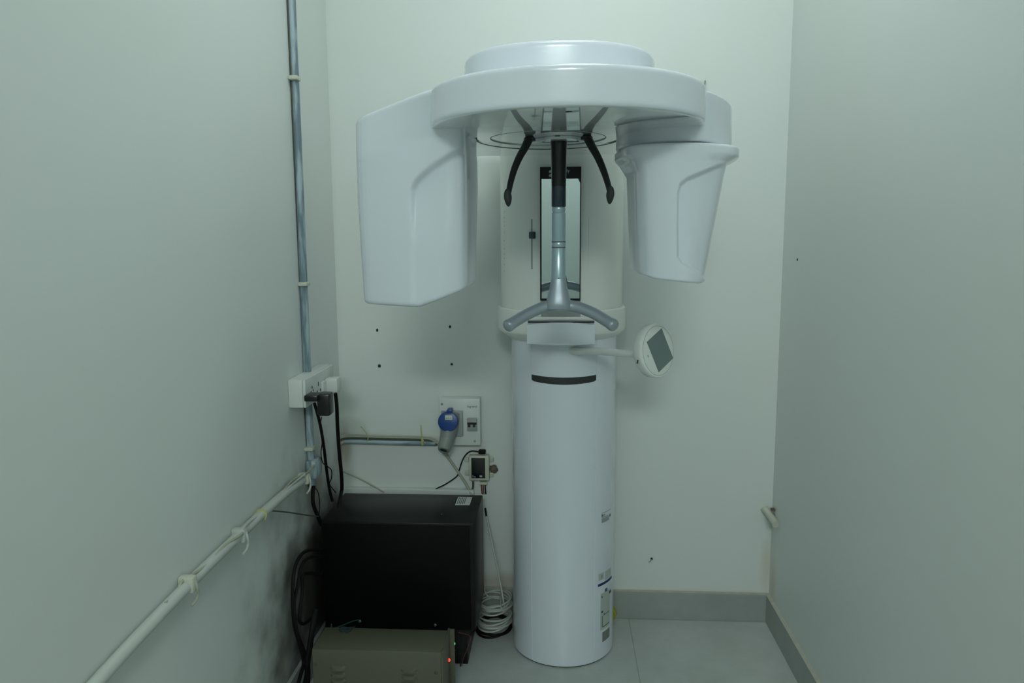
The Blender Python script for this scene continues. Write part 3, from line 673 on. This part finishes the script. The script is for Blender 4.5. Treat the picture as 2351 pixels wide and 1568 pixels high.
# angled grey body and blue lid
tl = link('socket_body', tube_bm([bc+Vector((.004, .030, .014)), bc+Vector((.002, .006, -.022)), bc+Vector((-.006, -.008, -.062)), bc+Vector((-.014, -.030, -.094))], lambda t: .033-.011*t-.003*max(0, t-.6), 28, 6), GPL, ip)
e = bc+Vector((-.014, -.030, -.094)); dd = Vector((-.008, -.030, -.030)).normalized()
link('cable_opening', lathe([(.019, -.004), (.0185, .003), (.0125, .0035), (.0125, -.001), (.0005, -.001)], e, dd, 24), GPL, tl)
link('opening_dark', lathe([(.0005, .001), (.0122, .001), (.0122, 0.0)], e, dd, 24), BLK, tl)
ld = link('blue_lid', lathe([(.0335, -.016), (.0345, -.004), (.0345, .004), (.033, .008), (.026, .010), (.0005, .0105)], bc+Vector((0, -.012, 0)), (-.05, -1, .18), 36), BLU, ip)
link('hinge', B(bc.x-.004, bc.x+.014, bc.y-.018, bc.y+.02, bc.z+.028, bc.z+.042, .003), BLU, ld)
lc = atY(1030, 959, bc.y-.024); st = link('sticker', B(lc.x-.0125, lc.x+.0125, lc.y-.0018, lc.y+.006, lc.z-.008, lc.z+.008, .001), mat('sticker_pale', (.62, .68, .62), .5, noise=.05), ld)
bm = bmesh.new()
for k in range(3): box(bm, lc.x-.008+k*.0062, lc.x-.004+k*.0062, lc.y-.0022, lc.y-.0017, lc.z-.003, lc.z+.001)
link('sticker_print', bm, SEAMG, st, 0)
br = link('breaker', bq(1073, 959, 1096, 988, FY-.012, FY+.001, .002), GPM, ip)
link('breaker_recess', bq(1074, 968, 1095, 973, FY-.0128, FY-.006), BLK, br, 0)
link('toggle', bq(1075.5, 972, 1081, 978, FY-.018, FY-.006, .001), BLK, br); link('toggle', bq(1087, 972, 1092.5, 978, FY-.018, FY-.006, .001), BLK, br)
p = atY(1072.5, 935.5, FY); text('maker_text', 'legrand', .0115, facing_back((p.x, FY-.0002, p.z)), mat('print_grey', (.14, .16, .16), .6, noise=.05), ip)
for px, py in ((1014.5, 928), (1090, 1013)):
    p = atY(px, py, FY); link('screw', lathe([(.0055, -.002), (.004, .0008), (.0005, .001)], (p.x, FY, p.z), (0, -1, 0), 16), STL, ip)

# small controller
f1 = .028; FY = YB-f1
a, b_ = atY(1076, 1046, FY), atY(1123, 1104, FY)
sc_ = empty('controller_box', ((a.x+b_.x)/2, YB, b_.z), 'small cream controller box with a black screen on the back wall under the blue socket', 'controller')
link('case', B(a.x, b_.x, FY, YB, b_.z, a.z, .003), CPL, sc_)
dsp = link('display', bq(1082, 1051, 1114, 1098, FY-.0012, FY+.002, .0005), BLK, sc_)
bm = bmesh.new()
for x0, x1, y0, y1 in ((1085, 1086.5, 1091, 1096), (1088, 1092, 1094, 1096), (1101, 1107, 1091.5, 1095.5)):
    p, q = atY(x0, y0, FY-.0014), atY(x1, y1, FY-.0014); box(bm, p.x, q.x, FY-.0016, FY-.0011, q.z, p.z)
link('display_marks', bm, LOGO, dsp, 0)
for px, py in ((1071, 1055), (1128, 1055), (1072, 1086), (1128, 1090)):
    p = atY(px, py, YB-.006); link('ear', B(p.x-.008, p.x+.008, YB-.008, YB, p.z-.009, p.z+.009, .003), CPL, sc_)
p = atY(1133, 1078, YB-.012); bm = bmesh.new(); ball(bm, (p.x, YB-.006, p.z), .014, .008, .014)
for v in bm.verts: v.co += Vector((random.uniform(-.002, .003), 0, random.uniform(-.003, .003)))
link('putty_lump', bm, BRN, sc_)
p = atY(1107, 1037, YB-.02); link('black_connector', B(p.x-.013, p.x+.012, YB-.028, YB-.006, p.z-.007, p.z+.006, .003), RUB, sc_)
p = atY(1109, 1109, YB-.02); link('terminal', B(p.x-.012, p.x+.014, YB-.024, YB-.004, p.z-.006, p.z+.004, .001), CPL, sc_)
for px, M_ in ((1105, RED), (1109, BRN), (1113.5, RUB)):
    link('lead', tube_bm([atY(px, 1110, YB-.015), atY(px+1, 1124, YB-.014), atY(px+2, 1134, YB-.012)], .0022, 8, 4), M_, sc_)
link('lead', tube_bm([atY(1086, 1105, YB-.015), atY(1086, 1118, YB-.014), atY(1080, 1128, YB-.012), atY(1060, 1133, YB-.012), atY(1040, 1134, YB-.014)], .0035, 8, 6), CBG, sc_)

# wall anchors, nail etc
def mark(px, py, r, plane, name, lab, cat, grp=None, rz=1.2, M_=None):
    if plane == 'back':
        p = atY(px, py, YB); bm = lathe([(r, .001), (r*.9, -.0016), (r*.3, -.0022)], (p.x, YB, p.z), (0, 1, 0), 14)
    else:
        p = atX(px, py, XR); bm = lathe([(r, .001), (r*.9, -.0016), (r*.3, -.0022)], (XR, p.y, p.z), (1, 0, 0), 14)
    c = sum((v.co for v in bm.verts), Vector())/len(bm.verts)
    for v in bm.verts: v.co.z = c.z+(v.co.z-c.z)*rz
    return tagp(link(name, bm, M_ or mat('hole_dark', (.025, .03, .028), .9, noise=.2)), lab, cat, grp)
G = 'wall plugs left in the back wall'
mark(866, 758, .0040, 'back', 'wall_plug', 'upper left of the four dark wall plugs under the left housing of the x-ray machine', 'wall plug', G, 1.5)
mark(1033, 750, .0045, 'back', 'wall_plug', 'upper right of the four dark wall plugs, nearest the machine carriage', 'wall plug', G, 1.2)
mark(871, 840, .0056, 'back', 'wall_plug', 'lower left and largest of the four dark wall plugs', 'wall plug', G, 1.1)
mark(1037, 836, .0046, 'back', 'wall_plug', 'lower right of the four dark wall plugs, above the blue-lidded socket unit', 'wall plug', G, 1.0)
o = mark(1496, 1283, .0045, 'back', 'dead_insect', 'tiny dark insect-like speck low on the back wall right of the column', 'insect', None, 1.2)
p = atY(1492, 1288, YB-.003)
link('wing', tube_bm([atY(1496, 1284, YB-.003), atY(1490, 1291, YB-.003)], .0022, 6, 2), SEAMG, o)
mark(1831, 596, .0035, 'right', 'screw_head', 'tiny dark screw in the right wall near the corner', 'screw', None, 1.3)
hk = link('wall_hook', tube_bm([bw(1619, 186, .001), bw(1619, 186, .02), bw(1618, 192, .024), bw(1615, 197, .022), bw(1613, 193, .02)], .0022, 8, 5), STL); tagp(hk, 'small metal hook in the back wall above the right end of the ring', 'hook')
o = link('pipe_stub', tube_bm([(XR-.03, YB-.004, atY(1768, 1168, YB-.01).z), (XR-.014, YB-.03, atY(1768, 1176, YB-.01).z-.006), (XR-.010, YB-.085, atY(1780, 1190, YB-.05).z-.008)], .0125, 14, 5), CPL); tagp(o, 'short cream pipe stub in the right corner above the baseboard', 'pipe')
p = atY(1773, 1170, YB-.03); link('dark_gap', B(p.x-.004, p.x+.006, p.y-.01, p.y+.006, p.z-.002, p.z+.005), BRN, o)
# yellow cap behind the column
p = atY(1411, 1405, 2.56)
o = link('yellow_cap', lathe([(.024, -.012), (.027, -.008), (.027, .008), (.024, .012)], (p.x-.020, 2.553, p.z), (.3, 1, 0), 28), YEL); tagp(o, 'yellow-green round plug tucked behind the right foot of the column', 'plug')

# ================================================================== black cabinet
KX0, KX1, KY0, KY1, KZ0, KZ1 = -.742, -.262, 2.235, 2.50, .128, .481
kb = empty('black_cabinet', ((KX0+KX1)/2, (KY0+KY1)/2, 0), 'large black metal power cabinet standing in the left corner behind the beige box', 'cabinet')
link('body', B(KX0, KX1, KY0, KY1, KZ0, KZ1, .004), BBOX, kb)
link('front_panel', B(KX0+.006, KX1-.014, KY0-.003, KY0+.001, KZ0+.006, KZ1-.008, .001), mat('black_gloss_panel', (.002, .0025, .0025), .55, spec=.15, noise=.1), kb)
link('stand', B(KX0+.03, KX1-.03, KY0+.03, KY1-.02, 0, KZ0+.001, .003), BBOX, kb)
p0 = atZ(1052, 1141, KZ1); p1 = atZ(1078, 1160, KZ1)
st = link('rating_sticker', B(p0.x, p1.x, p1.y, p0.y, KZ1-.001, KZ1+.0006), WPL, kb, 0)
bm = bmesh.new()
for k in range(5): box(bm, p0.x+.004+k*.0058, p0.x+.0062+k*.0058, p1.y+.004+random.uniform(0, .006), p0.y-.004-random.uniform(0, .01), KZ1+.0005, KZ1+.0010)
link('sticker_print', bm, INK, st, 0)
for px, py in ((1043, 1150), (1014, 1181)):
    p = atZ(px, py, KZ1); link('screw', lathe([(.002, 0), (.002, .001)], (p.x, p.y, KZ1), seg=10), STL, kb)
for px, py in ((826, 1426), (999, 1435)):
    p = atY(px, py, KY0-.004); link('screw', lathe([(.0045, 0), (.0045, .003), (.003, .005), (.0005, .0055)], (p.x, KY0-.002, p.z), (0, -1, 0), 14), STL, kb)

# ================================================================== beige stabiliser in front
SZ = .222
fl = atZ(718, 1486, SZ); fr = atZ(1011, 1503, SZ); rl = atZ(748, 1439, SZ)
SX0, SX1 = fl.x, fr.x; SY0, SY1 = (fl.y+fr.y)/2, rl.y+.0
sb2 = empty('voltage_stabiliser', ((SX0+SX1)/2, (SY0+SY1)/2, 0), 'low beige metal stabiliser box with vents and lit indicator lamps, before the black cabinet', 'stabiliser')
# slightly turned as in the photo
ang = 0; Rz = Matrix.Translation((SX0, SY0, 0)) @ Matrix.Rotation(ang, 4, 'Z') @ Matrix.Translation((-SX0, -SY0, 0))
def sB(*a, **k): return B(*a, M=Rz, **k)
sbody = link('case', sB(SX0, SX1, SY0, SY1, .010, SZ, bev=.003), BGE, sb2)
for xx in (SX0+.03, SX1-.03):
    for yy in (SY0+.02, SY1-.02): link('foot', sB(xx-.01, xx+.01, yy-.01, yy+.01, 0, .011), RUB, sb2)
sp_ = link('control_side', sB(SX1-.001, SX1+.004, SY0+.004, SY1+.02, .012, SZ-.004, bev=.001), BGE, sb2)
link('side_flange', sB(SX1-.002, SX1+.018, SY1+.012, SY1+.020, .012, SZ-.006, bev=.001), BGE, sb2)
for cx in (SX0+.073, SX0+.272):
    bm = bmesh.new()
    for k in range(6):
        z = SZ-.052-k*.020; rows = []
        for j in range(9):
            t = j/8; h = math.sin(pi*min(1, max(0, t)))**.35 if 0 < t < 1 else 0
            rows.append([Rz @ Vector((cx-.022+.044*t, SY0+.001, z+.006)), Rz @ Vector((cx-.022+.044*t, SY0-.0075*h, z+.001)), Rz @ Vector((cx-.022+.044*t, SY0-.009*h, z-.0055)), Rz @ Vector((cx-.022+.044*t, SY0+.001, z-.0062))])
        loft_bm(rows, bm)
    link('vent_louvres', bm, BGE, sbody)
for px, py in ((724, 1525), (1001, 1544)):
    p = atY(px, py, SY0); link('screw', lathe([(.0042, -.002), (.0042, .002), (.003, .0035), (.0005, .004)], Rz @ Vector((p.x, SY0, p.z)), (0, -1, 0), 14), INK, sb2)
for px, py, M_, w, h in ((1034, 1461, RED, .006, .011), (1042, 1478, LEDG, .0055, .005), (1035.5, 1487, RED, .004, .007), (1031, 1515.5, LEDR, .004, .005), (1043, 1493, INK, .003, .004), (1032.5, 1545, INK, .004, .006)):
    p = atX(px, py, SX1+.005); bm = bmesh.new(); ball(bm, p, .004, w, h); link('indicator_lamp' if M_ in (LEDG, LEDR) else ('rocker_switch' if M_ is RED else 'knob'), bm, M_, sp_)
# green earth wire, dark rag
thing_tube('earth_wire', [Vector((-.675, 2.085, .16)), Vector((-.672, 2.082, .222)), atY(765, 1442, 2.10), atY(790, 1434, 2.17), atY(810, 1426, 2.20), atY(825, 1423, KY0-.008)], .0016, GRN, 'thin green earth wire from the black cabinet screw over the beige box', 'wire')
bm = bmesh.new(); pts = [(777, 1446), (784, 1438), (800, 1434), (816, 1430), (812, 1440), (806, 1449), (797, 1454), (790, 1451), (782, 1452)]
q0 = [atZ(px, max(py, 1441), SZ+.0005) for px, py in pts]; q1 = [Vector((v.x, v.y, SZ+.003+(.002 if i % 2 else 0))) for i, v in enumerate(q0)]
o = link('tape_scrap', loft_bm([q0, q1], bm), mat('tape_dark', (.03, .045, .05), .7, noise=.1), None, 0); tagp(o, 'scrap of dark tape lying on top of the beige box', 'tape')
thing_tube('red_wire', [atY(1052, 1452, 2.15), atY(1080, 1462, 2.16), atY(1072, 1492, 2.14), atY(1064, 1510, 2.12), atY(1060, 1530, 2.10)], .0013, mat('dark_red', (.10, .015, .012), .5, noise=.05), 'thin dark red wire at the right end of the beige box', 'wire')
thing_tube('black_wire', [atY(1056, 1448, 2.16), atY(1064, 1470, 2.15), atY(1060, 1505, 2.12), atY(1057, 1530, 2.10)], .0022, RUB, 'thin black wire hanging at the right end of the beige box', 'wire')

# ================================================================== coiled white cables between cabinet and column
def coil(cx, cy, z0, rx, ry, turns, r, jit, M_, name, lab, a0=0, dz=.0045, tail=None, grp=None):
    pts = []; n = 16
    for k in range(int(turns*n)+1):
        a = a0+2*pi*k/n; t = k/n
        j = 1+jit*(math.sin(t*2.3+a*.3)+.8*math.sin(int(t)*1.9))
        pts.append((cx+rx*j*math.cos(a)+jit*.05*math.sin(t*5), cy+ry*j*math.sin(a), z0+dz*t+.006*math.sin(a*1.0+t*1.7)))
    if tail: pts += tail
    return tagp(link(name, tube_bm(pts, r, 8, 2), M_), lab, 'cable', grp)
coil(-.228, 2.49, .008, .060, .072, 3, .0040, .03, RUB, 'cable_coil', 'black cable coil lying on the floor under the white cable coils', 0, .003)
coil(-.227, 2.49, .026, .057, .068, 6, .0034, .05, CBW, 'cable_coil', 'lower white cable coil on the floor between the black cabinet and the column', .5, .0055)
coil(-.224, 2.505, .074, .054, .060, 5, .0032, .05, CBW, 'cable_coil', 'upper white cable coil with its end rising up the wall beside the cabinet', 1.2, .007,
     tail=[(-.20, 2.44, .112), tuple(atY(1159, 1400, 2.47)), tuple(atY(1145, 1320, 2.50)), tuple(atY(1128, 1240, 2.54)), tuple(atY(1117, 1185, 2.57))])
o = link('cable_end', tube_bm([atY(1117, 1187, 2.57), atY(1114, 1166, 2.58)], .0032, 8, 2), RUB); tagp(o, 'short black plug tip at the upper end of the rising white cable', 'plug')
thing_tube('white_cable', [atY(1104, 1250, 2.56), atY(1104, 1310, 2.56), atY(1110, 1345, 2.55), atY(1120, 1368, 2.52), atY(1150, 1376, 2.50)], .0022, CBW, 'thin white cable coming down beside the black cabinet to the coils', 'cable')
